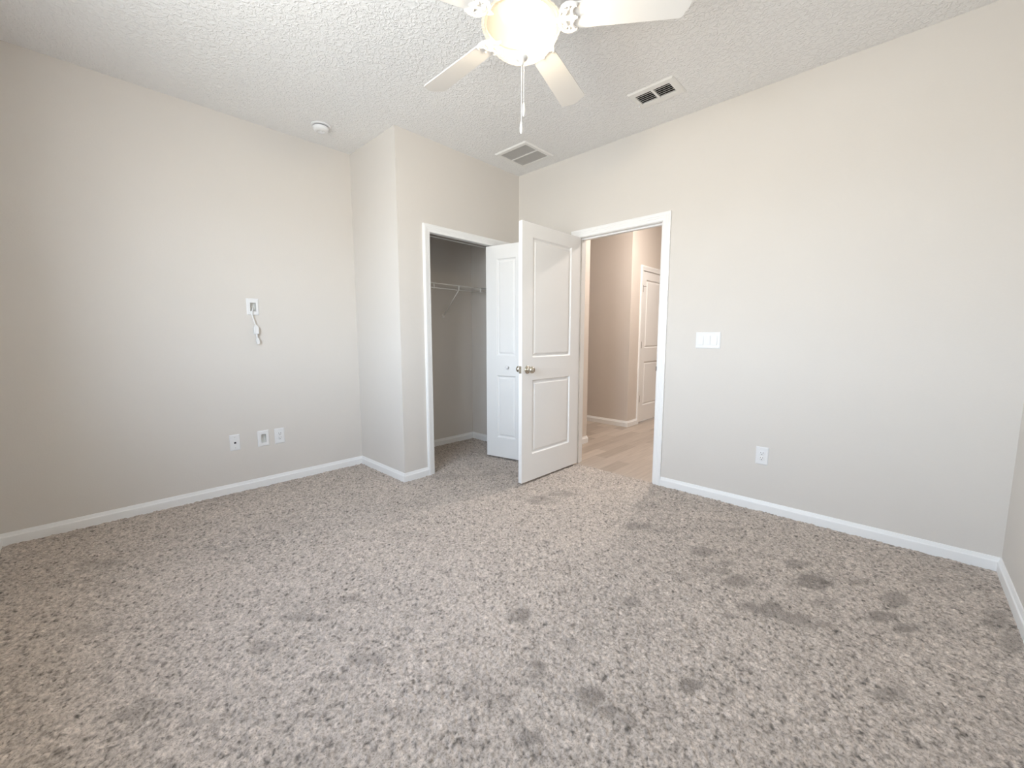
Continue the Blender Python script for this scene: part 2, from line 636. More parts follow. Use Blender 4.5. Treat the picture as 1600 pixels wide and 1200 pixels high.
    for sx, sy, a0, a1, b0, b1, am in spots:
        p, q_ = a0 * (X - sx) + a1 * (Y - sy), b0 * (X - sx) + b1 * (Y - sy)
        d2 = p * p + q_ * q_
        f = np.clip(1.25 - 0.42 * d2 + 0.35 * edge + 0.35 * edge2, 0, 1) * np.exp(-np.clip(d2 - 1.2, 0, 9))
        mark = np.maximum(mark, am * f)
    grain = smooth(0.8)
    pile = 0.98 * (1.0 - 0.41 * np.clip(mark * (1 + 0.25 * grain), 0, 1)) * np.clip(1.0 + 0.15 * grain + 0.04 * clump + 0.012 * np.clip(wave, -2, 2) - 0.14 * np.clip(-grain - 0.8, 0, 2), 0.25, 1.6)
    jx = 0.0012 * smooth(0.8)
    jy = 0.0012 * smooth(0.8)
    co = np.stack([X + jx, Y + jy, z], -1).reshape(-1, 3).astype(np.float32)
    idx = np.arange(nx * ny).reshape(nx, ny)
    q = np.stack([idx[:-1, :-1], idx[1:, :-1], idx[1:, 1:], idx[:-1, 1:]], -1).reshape(-1, 4)
    me = bpy.data.meshes.new('floor')
    me.vertices.add(len(co))
    me.vertices.foreach_set('co', co.ravel())
    me.loops.add(q.size)
    me.loops.foreach_set('vertex_index', q.ravel().astype(np.int32))
    me.polygons.add(len(q))
    me.polygons.foreach_set('loop_start', np.arange(0, q.size, 4, dtype=np.int32))
    me.polygons.foreach_set('loop_total', np.full(len(q), 4, dtype=np.int32))
    me.polygons.foreach_set('use_smooth', np.ones(len(q), dtype=bool))
    at = me.attributes.new('pile', 'FLOAT', 'POINT')
    at.data.foreach_set('value', pile.astype(np.float32).ravel())
    me.materials.append(M['carpet'])
    me.update(calc_edges=True)
    me.validate()
    o = bpy.data.objects.new('floor', me)
    o['kind'] = 'structure'
    o['label'] = 'grey-beige cut pile carpet with darker footprint patches'
    col.objects.link(o)


carpet()
struct('floor_hall', MB().box((XR + 0.012, -0.5, -0.08), (7.3, 5.3, HZ)), M['tile'], label='wood-look plank tile floor of the hall')
struct('floor_slab', MB().box((XO, YO, -0.2), (XR + 0.012, YL + 0.12, -0.02)), M['dark'])
RET = (2.652, 2.946, 2.378, 2.670)          # duct openings behind the two ceiling vents
SUP = (2.655, 2.772, 1.187, 1.416)
struct('ceiling', wall_mb(lambda u, z, d: (u, z, H + d), XO, 7.4, YO - 0.2, 5.4, 0.12, ((*RET, 0.10), (*SUP, 0.10))), M['ceiling'], label='white textured ceiling')

# ------------------------------------------------------------------ walls
# left wall carries three recessed boxes, so it has real pockets for the two media plates
MEDIA_UP = (0.9137, 0.9523, 1.373, 1.438, 0.032)
MEDIA_LOW = (0.9265, 0.9608, 0.351, 0.417, 0.030)
struct('wall_left', wall_mb(lambda u, z, d: (u, YL + d, z), XO, XR, -0.05, H, 0.12, (MEDIA_UP, MEDIA_LOW)), M['wall'])
OX0, OX1, OZ = 2.045, 2.955, 2.034          # closet opening
struct('wall_closet_front', wall_mb(lambda u, z, d: (u, YC + d, z), XS, XR, -0.05, H, YCI - YC, ((OX0, OX1, -0.05, OZ, 1),)), M['wall'])
struct('wall_closet_side', wall_mb(lambda u, z, d: (XS + d, u, z), YCI, YL, -0.05, H, 0.113), M['wall'])
DY0, DY1, DZ = 1.403, 2.170, 2.052          # bedroom door opening
struct('wall_right', wall_mb(lambda u, z, d: (XR + d, u, z), YO, YL + 0.12, -0.05, H, XRO - XR, ((DY0, DY1, -0.05, DZ, 1),)), M['wall'])
struct('wall_near', wall_mb(lambda u, z, d: (u, YN - d, z), XO, XR, -0.05, H, YN - YO), M['wall'])
struct('wall_rear', wall_mb(lambda u, z, d: (XN - d, u, z), YN, YL, -0.05, H, XN - XO, ((WY0, WY1, WZ0, WZ1, 1),)), M['wall'])
# hall shell
struct('wall_hall_left', wall_mb(lambda u, z, d: (u, 2.535 + d, z), XRO, 3.876, -0.05, H, 2.8), M['hall_wall'])
struct('wall_hall_far', wall_mb(lambda u, z, d: (HX + d, u, z), HY, 5.3, -0.05, H, 0.12), M['hall_wall'])
HD0, HD1, HDZ = 5.243, 6.013, 2.066
struct('wall_hall_right', wall_mb(lambda u, z, d: (u, HY + d, z), HX + 0.12, 7.3, -0.05, H, 0.12, ((HD0, HD1, -0.05, HDZ, 1),)), M['hall_wall'])
# wall_hall_right starts at the corner: small return so the corner is closed
struct('wall_hall_corner', MB().box((HX, HY, -0.05), (HX + 0.12, HY - 0.0005, H)), M['hall_wall'])
struct('wall_hall_end', MB().box((7.2, -0.5, -0.05), (7.32, HY, H)), M['hall_wall'])
struct('wall_hall_front', MB().box((XRO, -0.52, -0.05), (7.2, -0.4, H)), M['hall_wall'])
struct('wall_hall_back', MB().box((3.876, 5.2, -0.05), (HX, 5.3, H)), M['hall_wall'])
struct('wall_hall_room', MB().box((HX + 0.13, HY + 0.5, -0.05), (7.3, HY + 0.6, H)), M['hall_wall'])

# ------------------------------------------------------------------ baseboards
struct('baseboard_left', base_mb((XN, YL), (XS, YL), (0, -1), m0=1, m1=1), M['trim'])
struct('baseboard_closet_side', base_mb((XS, YL), (XS, YC), (-1, 0), m0=1, m1=-1), M['trim'])
struct('baseboard_closet_front', base_mb((XS, YC), (OX0 - 0.067, YC), (0, -1), m0=-1), M['trim'])
struct('baseboard_closet_corner', base_mb((OX1 + 0.067, YC), (XR, YC), (0, -1), m1=1), M['trim'])
struct('baseboard_right', base_mb((XR, DY0 - 0.067), (XR, YN), (-1, 0), m1=1), M['trim'])
struct('baseboard_right_corner', base_mb((XR, YC), (XR, DY1 + 0.067), (-1, 0), m0=1), M['trim'])
struct('baseboard_near', base_mb((XR, YN), (XN, YN), (0, 1), m0=1, m1=1), M['trim'])
struct('baseboard_rear', base_mb((XN, YN), (XN, YL), (1, 0), m0=1, m1=1), M['trim'])
struct('baseboard_closet_back', base_mb((XS + 0.113, YL), (XR, YL), (0, -1), m0=1, m1=1), M['trim'])
struct('baseboard_closet_right', base_mb((XR, YL), (XR, YCI), (-1, 0), m0=1), M['trim'])
struct('baseboard_hall_left', base_mb((XRO + 0.02, 2.535), (3.876, 2.535), (0, -1), m1=-1), M['trim'])
struct('baseboard_hall_passage', base_mb((3.876, 2.535), (3.876, 5.2), (1, 0), m0=-1), M['trim'])
struct('baseboard_hall_far', base_mb((HX, 5.2), (HX, HY), (-1, 0), m1=-1), M['trim'])
struct('baseboard_hall_right', base_mb((HX, HY), (HD0 - 0.062, HY), (0, -1), m0=-1), M['trim'])

# ------------------------------------------------------------------ door casings and jambs
t1 = struct('trim_1', casing_mb(lambda u, z, d: (u, YC - d, z), OX0 - 0.005, OX1 + 0.005, -0.01, OZ - 0.004), M['trim'], label='white moulded casing round the closet opening')
JT = 0.018
jm = MB()
jm.box((OX0 - 0.0, YC - 0.001, -0.01), (OX0 + 0.004, YCI + 0.001, OZ))
jm.box((OX1 - 0.004, YC - 0.001, -0.01), (OX1, YCI + 0.001, OZ))
jm.box((OX0, YC - 0.001, OZ - 0.004), (OX1, YCI + 0.001, OZ))
obj('jamb', jm, M['trim'], t1)
tk = MB()
tk.box((OX0 + 0.004, 2.925, OZ - 0.010), (OX1 - 0.004, 2.955, OZ - 0.004))
obj('bifold_track', tk, M['hinge'], t1)

t2 = struct('trim_2', casing_mb(lambda u, z, d: (XR - d, u, z), DY0 - 0.005, DY1 + 0.005, -0.01, DZ - 0.001), M['trim'], label='white moulded casing round the bedroom doorway')
jm = MB()
jm.box((XR - 0.001, DY0, -0.01), (XRO + 0.001, DY0 + 0.004, DZ))
jm.box((XR - 0.001, DY1 - 0.004, -0.01), (XRO + 0.001, DY1, DZ))
jm.box((XR - 0.001, DY0, DZ - 0.004), (XRO + 0.001, DY1, DZ))
obj('jamb', jm, M['trim'], t2)
st = MB()
s0, s1 = XR + 0.040, XR + 0.076
st.box((s0, DY0 + 0.004, -0.01), (s1, DY0 + 0.016, DZ - 0.004))
st.box((s0, DY1 - 0.016, -0.01), (s1, DY1 - 0.004, DZ - 0.004))
st.box((s0, DY0 + 0.016, DZ - 0.016), (s1, DY1 - 0.016, DZ - 0.004))
obj('door_stop', st, M['trim'], t2, 0.002)
sp = MB()
sp.box((XR + 0.004, DY0 + 0.004, 0.905), (XR + 0.034, DY0 + 0.006, 0.960))
sp.box((XR - 0.010, DY0 + 0.002, 0.915), (XR + 0.005, DY0 + 0.006, 0.950))
obj('strike_plate', sp, M['hinge'], t2, 0.0008)
hc = casing_mb(lambda u, z, d: (XRO + d, u, z), DY0 - 0.005, DY1 + 0.005, -0.01, DZ - 0.001)
obj('hall_casing', hc, M['trim'], t2)

t3 = struct('trim_3', casing_mb(lambda u, z, d: (u, HY - d, z), HD0 + 0.002, HD1 - 0.002, -0.01, HDZ - 0.002), M['trim'], label='white casing round the hall door')
jm = MB()
jm.box((HD0, HY - 0.001, -0.01), (HD0 + 0.004, HY + 0.12, HDZ))
jm.box((HD1 - 0.004, HY - 0.001, -0.01), (HD1, HY + 0.12, HDZ))
jm.box((HD0, HY - 0.001, HDZ - 0.004), (HD1, HY + 0.12, HDZ))
obj('jamb', jm, M['trim'], t3)


# ------------------------------------------------------------------ doors
def door(name, label, mb):
    o = obj(name, mb, M['door'], None, 0.0, 'structure')
    return tag(o, label, 'door')


def round_knob(parent, c, n, name='knob'):
    mb = MB()
    mb.lathe([(0.0, 0.0), (0.031, 0.0), (0.033, 0.003), (0.031, 0.008), (0.024, 0.012), (0.013, 0.014), (0.012, 0.026), (0.014, 0.031),
              (0.024, 0.038), (0.0275, 0.048), (0.026, 0.058), (0.019, 0.066), (0.009, 0.069), (0.0, 0.0695)], c, n, 28, True, False)
    o = obj(name, mb, M['nickel'], parent)
    o['label'] = 'satin nickel round door knob'
    return o


# bedroom door, open at a right angle: the face seen looks to -Y
LX0, LX1, LT = 2.340, 3.098, 0.035
LY = 2.128
LW = LX1 - LX0
d1 = door('door_1', 'white two-panel bedroom door standing open at a right angle',
          door_mb(lambda u, z, d: (LX0 + u, LY + d, 0.019 + z), LW, 2.023, LT,
                  [(0.1236, LW - 0.128, 0.217, 0.822), (0.1236, LW - 0.128, 1.000, 1.921)]))
round_knob(d1, (2.400, LY, 0.926), (0, -1, 0))
round_knob(d1, (2.400, LY + LT, 0.926), (0, 1, 0))
lt = MB()
lt.box((LX0 - 0.0015, LY + 0.005, 0.898), (LX0 + 0.001, LY + 0.030, 0.955))
obj('latch_plate', lt, M['nickel'], d1, 0.0005)
lb = MB()
lb.prism([(-0.006, 0), (0.006, 0), (0.006, 0.011), (-0.003, 0.004)], lambda a, b, t: (LX0 - 0.0014 - b, LY + 0.0175 + a, 0.918 + t), 0.016)
obj('latch_bolt', lb, M['nickel'], d1, 0.0005)
for z in (0.23, 1.02, 1.82):
    hb = MB()
    hb.lathe([(0.006, 0.0), (0.006, 0.09)], (LX1 + 0.006, LY + LT + 0.004, z), (0, 0, 1), 12)
    hb.box((LX1 - 0.002, LY + 0.004, z), (LX1 + 0.0015, LY + LT + 0.001, z + 0.09))
    obj('hinge', hb, M['hinge'], d1)

# closet bifold, folded open: two leaves hinged at the outer end
PW, PH, PT = 0.445, 2.002, 0.032
ang = math.atan2(0.075, 0.3425)
A0 = Vector((2.708, 2.925, 0.020))
ud = Vector((math.sin(ang), -math.cos(ang), 0))
nd = Vector((math.cos(ang), math.sin(ang), 0))     # into the leaf, away from the visible face
pan = [(0.118, PW - 0.118, 0.192, 0.797), (0.118, PW - 0.118, 0.983, 1.880)]
d2 = door('door_2', 'white two-panel bifold closet door folded open beside the closet',
          door_mb(lambda u, z, d: A0 + ud * u + nd * d + Vector((0, 0, z)), PW, PH, PT, pan))
apex = A0 + ud * PW + nd * (PT + 0.003)
ud2 = Vector((math.sin(ang), math.cos(ang), 0))
nd2 = Vector((math.cos(ang), -math.sin(ang), 0))
obj('pivot_leaf', door_mb(lambda u, z, d: apex + ud2 * u + nd2 * d + Vector((0, 0, z)), PW, PH, PT, pan), M['door'], d2)
kb = MB()
kc = A0 + ud * 0.245 + Vector((0, 0, 0.878))
kb.lathe([(0.0, 0), (0.009, 0), (0.008, 0.010), (0.012, 0.014), (0.0165, 0.019), (0.0165, 0.024), (0.011, 0.029), (0.0, 0.030)], kc, -nd, 20, True, False)
obj('knob', kb, M['plastic'], d2)
for z in (0.25, 1.0, 1.75):
    hb = MB()
    hp = apex + ud * 0.002 + Vector((0, 0, z))
    hb.lathe([(0.005, 0), (0.005, 0.07)], hp, (0, 0, 1), 10)
    obj('hinge', hb, M['hinge'], d2)
pv = MB()
gp = A0 + ud * 0.02 + nd * PT * 0.5 + Vector((0, 0, PH - 0.02))
pv.lathe([(0.005, 0), (0.005, 0.026)], gp, (0, 0, 1), 10)
obj('guide_pin', pv, M['hinge'], d2)

# hall door, closed
d3 = door('door_3', 'white two-panel hall door seen through the doorway, closed',
          door_mb(lambda u, z, d: (HD0 + 0.006 + u, HY + 0.004 + d, 0.012 + z), HD1 - HD0 - 0.012, HDZ - 0.020, 0.035,
                  [(0.120, 0.638, 0.222, 0.835), (0.120, 0.638, 1.020, 1.940)]))
round_knob(d3, (5.948, HY + 0.004, 0.926), (0, -1, 0))
for k, z in enumerate((0.292, 1.032, 1.780)):
    hb = MB()
    hb.lathe([(0.007, 0.0), (0.007, 0.09)], (HD0 + 0.006, HY - 0.006, z), (0, 0, 1), 12)
    hb.box((HD0 + 0.004, HY - 0.004, z), (HD0 + 0.022, HY + 0.0045, z + 0.09))
    if k == 2:   # hinge-pin door stop on the top hinge
        hb.tube([(HD0 + 0.006, HY - 0.008, z + 0.075), (HD0 + 0.03, HY - 0.03, z + 0.075), (HD0 + 0.05, HY - 0.03, z + 0.075)], 0.004)
    obj('hinge', hb, M['hinge'], d3)

# ------------------------------------------------------------------ window behind the camera
w1 = MB()
fx0, fx1 = XO + 0.02, XO + 0.09
for a, b in (((WY0, WZ0), (WY1, WZ0 + 0.05)), ((WY0, WZ1 - 0.05), (WY1, WZ1)), ((WY0, WZ0), (WY0 + 0.05, WZ1)), ((WY1 - 0.05, WZ0), (WY1, WZ1)),
             (((WY0 + WY1) / 2 - 0.04, WZ0), ((WY0 + WY1) / 2 + 0.04, WZ1))):
    w1.box((fx0, a[0], a[1]), (fx1, b[0], b[1]))
win = struct('window_1', w1, M['trim'], label='white framed twin window in the wall behind the viewpoint')
sh = MB()
for y0, y1 in ((WY0 + 0.05, (WY0 + WY1) / 2 - 0.04), ((WY0 + WY1) / 2 + 0.04, WY1 - 0.05)):
    zc = (WZ0 + WZ1) / 2
    sh.box((fx0 + 0.02, y0, zc - 0.02), (fx1 - 0.01, y1, zc + 0.02))
obj('meeting_rail', sh, M['trim'], win)
for y0, y1 in ((WY0 + 0.05, (WY0 + WY1) / 2 - 0.04), ((WY0 + WY1) / 2 + 0.04, WY1 - 0.05)):
    gp = MB()
    xg = fx0 + 0.03
    gp.add([(xg, y0, WZ0 + 0.05), (xg, y1, WZ0 + 0.05), (xg, y1, WZ1 - 0.05), (xg, y0, WZ1 - 0.05)], [(0, 1, 2, 3)])
    obj('pane', gp, M['pane'], win)
sl = MB()
sl.box((fx1, WY0 - 0.03, WZ0 - 0.022), (XN + 0.03, WY1 + 0.03, WZ0))
obj('window_sill', sl, M['trim'], win, 0.004)


# ------------------------------------------------------------------ wall plates
def on_left(u, z, d):
    return (u, YL - d, z)


def on_right(u, z, d):
    return (XR - d, u, z)


def rbox(mb, place, u0, u1, z0, z1, d0, d1):
    mb.box(place(u0, z0, d0), place(u1, z1, d1))


def plate_mb(place, u0, u1, z0, z1, hole=None, th=0.006):
    """wall plate with a bevelled rim, optional rectangular opening"""
    mb = MB()
    k = 0.006
    rings = [(u0, u1, z0, z1, 0.0), (u0, u1, z0, z1, th * 0.45), (u0 + k, u1 - k, z0 + k, z1 - k, th)]
    if hole:
        rings += [(*hole[:4], th), (*hole[:4], 0.0)]
    v = [place(*p) for r in rings for p in ((r[0], r[2], r[4]), (r[1], r[2], r[4]), (r[1], r[3], r[4]), (r[0], r[3], r[4]))]
    f = []
    for r in range(len(rings) - 1):
        for i in range(4):
            j = (i + 1) % 4
            f.append((r * 4 + i, r * 4 + j, (r + 1) * 4 + j, (r + 1) * 4 + i))
    if not hole:
        o = (len(rings) - 1) * 4
        f.append((o, o + 1, o + 2, o + 3))
    return mb.add(v, f)


def screw(parent, place, u, z, d, nrm):
    mb = MB()
    mb.lathe([(0.0, 0.0006), (0.0022, 0.0006), (0.0032, -0.0004), (0.0032, -0.001)], place(u, z, d), nrm, 12, True, False)
    obj('screw', mb, M['screw'], parent)


def outlet(name, label, place, nrm, u0, u1, z0, z1):
    uc, zc = (u0 + u1) / 2, (z0 + z1) / 2
    r = thing(name, label, 'outlet', place(uc, zc, 0), 'duplex outlets low on the walls')
    obj('cover_plate', plate_mb(place, u0, u1, z0, z1), M['plastic'], r)
    ins = MB()
    rbox(ins, place, uc - 0.0165, uc + 0.0165, zc - 0.0335, zc + 0.0335, 0.004, 0.0072)
    obj('socket_insert', ins, M['plastic'], r, 0.0008)
    for dz in (0.017, -0.017):
        fc = MB()
        fc.lathe([(0.0, 0.0010), (0.0135, 0.0010), (0.0150, 0.0), (0.0150, -0.001)], place(uc, zc + dz, 0.0074), nrm, 24, True, False)
        o = obj('socket_face', fc, M['plastic'], r)
        sl = MB()
        rbox(sl, place, uc - 0.0080, uc - 0.0055, zc + dz + 0.001, zc + dz + 0.0095, 0.006, 0.0087)
        rbox(sl, place, uc + 0.0055, uc + 0.0080, zc + dz + 0.002, zc + dz + 0.0090, 0.006, 0.0087)
        sl.lathe([(0.0028, -0.001), (0.0028, 0.0003)], place(uc, zc + dz - 0.0068, 0.0084), nrm, 10)
        obj('slots', sl, M['slot'], o)
    return r


outlet('wall_outlet', 'white duplex outlet on the left wall, right of the lower recessed plate', on_left, (0, -1, 0), 1.0235, 1.0965, 0.3235, 0.4470)
outlet('wall_outlet', 'white duplex outlet low on the right wall below the light switches', on_right, (-1, 0, 0), 0.6080, 0.6820, 0.3215, 0.4425)

r = thing('coax_plate', 'small white wall plate with one dark jack and two screws, low on the left wall', 'wall plate', (0.751, YL, 0.385))
obj('cover_plate', plate_mb(on_left, 0.7175, 0.7850, 0.3240, 0.4460), M['plastic'], r)
jk = MB()
rbox(jk, on_left, 0.7445, 0.7585, 0.3765, 0.3895, 0.004, 0.0070)
obj('jack', jk, M['jack'], r, 0.0008)
for z in (0.345, 0.426):
    screw(r, on_left, 0.751, z, 0.0062, (0, -1, 0))


def media_plate(label, u0, u1, z0, z1, hole):
    r = thing('recessed_media_plate', label, 'wall plate', ((u0 + u1) / 2, YL, (z0 + z1) / 2), 'recessed cable plates on the left wall')
    obj('cover_plate', plate_mb(on_left, u0, u1, z0, z1, hole, 0.008), M['plastic'], r)
    a, b, c, d, dp = hole
    bx = MB()
    e_ = 0.0006
    a, b, c, d, dp = a + e_, b - e_, c + e_, d - e_, dp - e_
    P = on_left
    v = [P(a, c, 0), P(b, c, 0), P(b, d, 0), P(a, d, 0), P(a, c + 0.012, -dp), P(b, c + 0.012, -dp), P(b, d, -dp), P(a, d, -dp)]
    bx.add(v, [(0, 1, 5, 4), (1, 2, 6, 5), (2, 3, 7, 6), (3, 0, 4, 7), (4, 5, 6, 7)])
    obj('recess_box', bx, M['grey'], r)
    return r


media_plate('white recessed cable plate high on the left wall with a cord hanging out', 0.8905, 0.9720, 1.3470, 1.4700, MEDIA_UP)
media_plate('white recessed cable plate low on the left wall, empty grey pocket', 0.9030, 0.9825, 0.3215, 0.4465, MEDIA_LOW)

r = thing('power_cord', 'short white cord with a plug hanging from the upper recessed plate', 'cord', (0.936, YL - 0.03, 1.124))
cd = MB()
path = [(0.938, YL + 0.028, 1.402), (0.934, YL + 0.012, 1.398), (0.928, YL - 0.012, 1.388), (0.920, YL - 0.022, 1.371), (0.918, YL - 0.024, 1.350),
        (0.922, YL - 0.025, 1.325), (0.928, YL - 0.027, 1.298), (0.934, YL - 0.029, 1.275), (0.9355, YL - 0.030, 1.262)]
cd.tube(path, 0.0042, 10)
obj('cable', cd, M['plastic'], r)
pb = MB()
pb.prism([(-0.009, 1.268), (0.009, 1.268), (0.0165, 1.255), (0.0165, 1.203), (-0.0155, 1.200), (-0.0155, 1.252)],
         lambda a, b, t: (0.9365 + a, YL - 0.040 + t, b), 0.022)
obj('connector', pb, M['plastic'], r, 0.003)
nk = MB()
nk.tube([(0.938, YL - 0.029, 1.203), (0.940, YL - 0.029, 1.18), (0.941, YL - 0.029, 1.165)], [0.0075, 0.006, 0.006], 10)
obj('plug_neck', nk, M['plastic'], r)
pt = MB()
pt.prism([(-0.008, 1.170), (0.007, 1.172), (0.0125, 1.150), (0.0115, 1.126), (-0.005, 1.124), (-0.010, 1.150)],
         lambda a, b, t: (0.9425 + a, YL - 0.037 + t, b), 0.016)
obj('plug_tip', pt, M['plastic'], r, 0.002)

r = thing('light_switch_plate', 'white three-gang rocker switch plate right of the bedroom doorway', 'light switch', (XR, 1.0312, 1.1553))
obj('cover_plate', plate_mb(on_right, 0.9470, 1.1155, 1.0965, 1.2140), M['plastic'], r)
for k in (-1, 0, 1):
    uc = 1.0312 + k * 0.046
    gp = MB()
    rbox(gp, on_right, uc - 0.0172, uc + 0.0172, 1.1553 - 0.0337, 1.1553 + 0.0337, 0.004, 0.00625)
    obj('rocker_gap', gp, M['grey'], r)
    rk = MB()
    P = on_right
    a, b, c, d = uc - 0.0160, uc + 0.0160, 1.1553 - 0.0325, 1.1553 + 0.0325
    lo, hi = (0.0125, 0.0068) if k != 0 else (0.0070, 0.0115)
    v = [P(a, c, 0.004), P(b, c, 0.004), P(b, d, 0.004), P(a, d, 0.004), P(a, c, lo), P(b, c, lo), P(b, d, hi), P(a, d, hi)]
    rk.add(v, [(0, 1, 2, 3), (4, 5, 6, 7), (0, 1, 5, 4), (1, 2, 6, 5), (2, 3, 7, 6), (3, 0, 4, 7)])
    obj('rocker', rk, M['plastic'], r, 0.0008)
    for z in (1.1553 + 0.0485, 1.1553 - 0.0485):
        mb = MB()
        mb.lathe([(0.0, 0.0006), (0.0022, 0.0006), (0.0032, -0.0004), (0.0032, -0.001)], on_right(uc, z, 0.0062), (-1, 0, 0), 12, True, False)
        obj('screw', mb, M['plastic'], r)

# ------------------------------------------------------------------ smoke detector
r = thing('smoke_detector', 'round white smoke detector on the ceiling near the left wall', 'smoke detector', (1.378, 3.294, H))
mb = MB()
mb.lathe([(0.0, 0), (0.070, 0.0), (0.070, -0.006), (0.066, -0.010), (0.058, -0.011), (0.0, -0.011)], (1.378, 3.294, H), (0, 0, 1), 40, True, False)
obj('mounting_ring', mb, M['plastic'], r)
mb = MB()
mb.lathe([(0.052, -0.0112), (0.052, -0.0165), (0.0, -0.0165)], (1.378, 3.294, H), (0, 0, 1), 40, True, False)
obj('vent_gap', mb, M['jack'], r)
mb = MB()
mb.lathe([(0.057, -0.0168), (0.058, -0.020), (0.055, -0.032), (0.048, -0.041), (0.030, -0.045), (0.026, -0.044), (0.024, -0.040), (0.0, -0.0385)],
         (1.378, 3.294, H), (0, 0, 1), 40, True, False)
obj('body', mb, M['plastic'], r)
mb = MB()
mb.lathe([(0.011, -0.038), (0.011, -0.042), (0.0095, -0.0435), (0.0, -0.0435)], (1.378, 3.294, H), (0, 0, 1), 20, True, False)
obj('test_button', mb, M['plastic'], r)


# ------------------------------------------------------------------ ceiling vents
def frame_mb(x0, x1, y0, y1, inner, z0, z1):
    """flat bevelled frame hanging under the ceiling with an opening"""
    mb = MB()
    a, b, c, d = inner
    rings = [(x0, x1, y0, y1, z0), (x0, x1, y0, y1, z0 - 0.002), (x0 + 0.008, x1 - 0.008, y0 + 0.008, y1 - 0.008, z1), (a, b, c, d, z1), (a, b, c, d, z0)]
    v = [p for r_ in rings for p in ((r_[0], r_[2], r_[4]), (r_[1], r_[2], r_[4]), (r_[1], r_[3], r_[4]), (r_[0], r_[3], r_[4]))]
    f = []
    for k in range(len(rings) - 1):
        for i in range(4):
            j = (i + 1) % 4
            f.append((k * 4 + i, k * 4 + j, (k + 1) * 4 + j, (k + 1) * 4 + i))
    return mb.add(v, f)


def duct_mb(x0, x1, y0, y1, dp):
    k = 0.0008
    x0, x1, y0, y1 = x0 + k, x1 - k, y0 + k, y1 - k
    b, t = H - 0.001, H + dp
    v = [(x0, y0, b), (x1, y0, b), (x1, y1, b), (x0, y1, b), (x0, y0, t), (x1, y0, t), (x1, y1, t), (x0, y1, t)]
    return MB().add(v, [(0, 1, 5, 4), (1, 2, 6, 5), (2, 3, 7, 6), (3, 0, 4, 7), (4, 5, 6, 7)])


def slat(mb, x, w, y0, y1, z, tilt, t=0.0012):
    """louvre blade running along Y"""
    c, s = math.cos(tilt) * w / 2, math.sin(tilt) * w / 2
    n0, n1 = -math.sin(tilt) * t, math.cos(tilt) * t
    p = [(x - c, z - s), (x + c, z + s), (x + c + n0, z + s + n1), (x - c + n0, z - s + n1)]
    v = [(a, y0, b) for a, b in p] + [(a, y1, b) for a, b in p]
    mb.add(v, [(0, 1, 2, 3), (7, 6, 5, 4), (0, 4, 5, 1), (1, 5, 6, 2), (2, 6, 7, 3), (3, 7, 4, 0)])


# return air grille by the corner
gx0, gx1, gy0, gy1 = 2.612, 2.984, 2.345, 2.700
ix0, ix1, iy0, iy1 = 2.652, 2.946, 2.378, 2.670
r = thing('return_air_grille', 'square white return air grille on the ceiling by the room corner', 'vent', ((gx0 + gx1) / 2, (gy0 + gy1) / 2, H))
obj('frame', frame_mb(gx0, gx1, gy0, gy1, (ix0, ix1, iy0, iy1), H, H - 0.010), M['vent'], r)
obj('duct_box', duct_mb(ix0, ix1, iy0, iy1, 0.09), M['dark'], r)
obj('filter', MB().box((ix0 + 0.002, iy0 + 0.002, H + 0.02), (ix1 - 0.002, iy1 - 0.002, H + 0.035)), M['filter'], r)
mb = MB()
xm = (ix0 + ix1) / 2
mb.box((xm - 0.007, iy0, H - 0.0095), (xm + 0.007, iy1, H - 0.002))
obj('divider_bar', mb, M['vent'], r, 0.001)
for a, b in ((ix0, xm - 0.007), (xm + 0.007, ix1)):
    mb = MB()
    n = 15
    for i in range(n):
        x = a + (b - a) * (i + 0.5) / n
        slat(mb, x, 0.0046, iy0, iy1, H - 0.0048, math.radians(-30), 0.0007)
    obj('louvres', mb, M['louvre'], r)
mb = MB().box((ix0, 2.471, H - 0.0020), (xm - 0.007, 2.481, H + 0.0015))
obj('filter_rib', mb, M['jack'], r)

# supply register
sx0, sx1, sy0, sy1 = 2.607, 2.822, 1.146, 1.449
bx0, bx1 = 2.655, 2.772
r = thing('supply_register', 'white rectangular air register with black slots on the ceiling near the right wall', 'vent',
          ((sx0 + sx1) / 2, (sy0 + sy1) / 2, H))
fm = MB()
z1 = H - 0.009
outer = frame_mb(sx0, sx1, sy0, sy1, (bx0, bx1, 1.187, 1.416), H, z1)
obj('frame', outer, M['vent'], r)
mb = MB().box((bx0, 1.292, z1), (bx1, 1.308, H - 0.001))
obj('divider_bar', mb, M['vent'], r)
obj('duct_box', duct_mb(bx0, bx1, 1.187, 1.416, 0.09), M['dark'], r)
for y0, y1 in ((1.187, 1.292), (1.308, 1.416)):
    mb = MB()
    for i in range(5):
        x = bx0 + (bx1 - bx0) * (i + 0.95) / 5.6
        w_ = 0.013 if i == 0 else 0.0055
        slat(mb, x, w_, y0, y1, H - 0.0058, math.radians(20), 0.0008)
    obj('louvres', mb, M['vent'], r)
mb = MB()
mb.box((2.738, 1.4265, H - 0.028), (2.745, 1.4295, z1 + 0.001))
mb.sphere((2.7415, 1.428, H - 0.029), 0.0055)
obj('damper_lever', mb, M['plastic'], r)
for y in (1.166, 1.433):
    mb = MB()
    mb.lathe([(0.0, -0.0014), (0.003, -0.0014), (0.0045, 0.0)], (2.713, y, z1), (0, 0, 1), 12, True, False)
    obj('screw', mb, M['vent'], r)

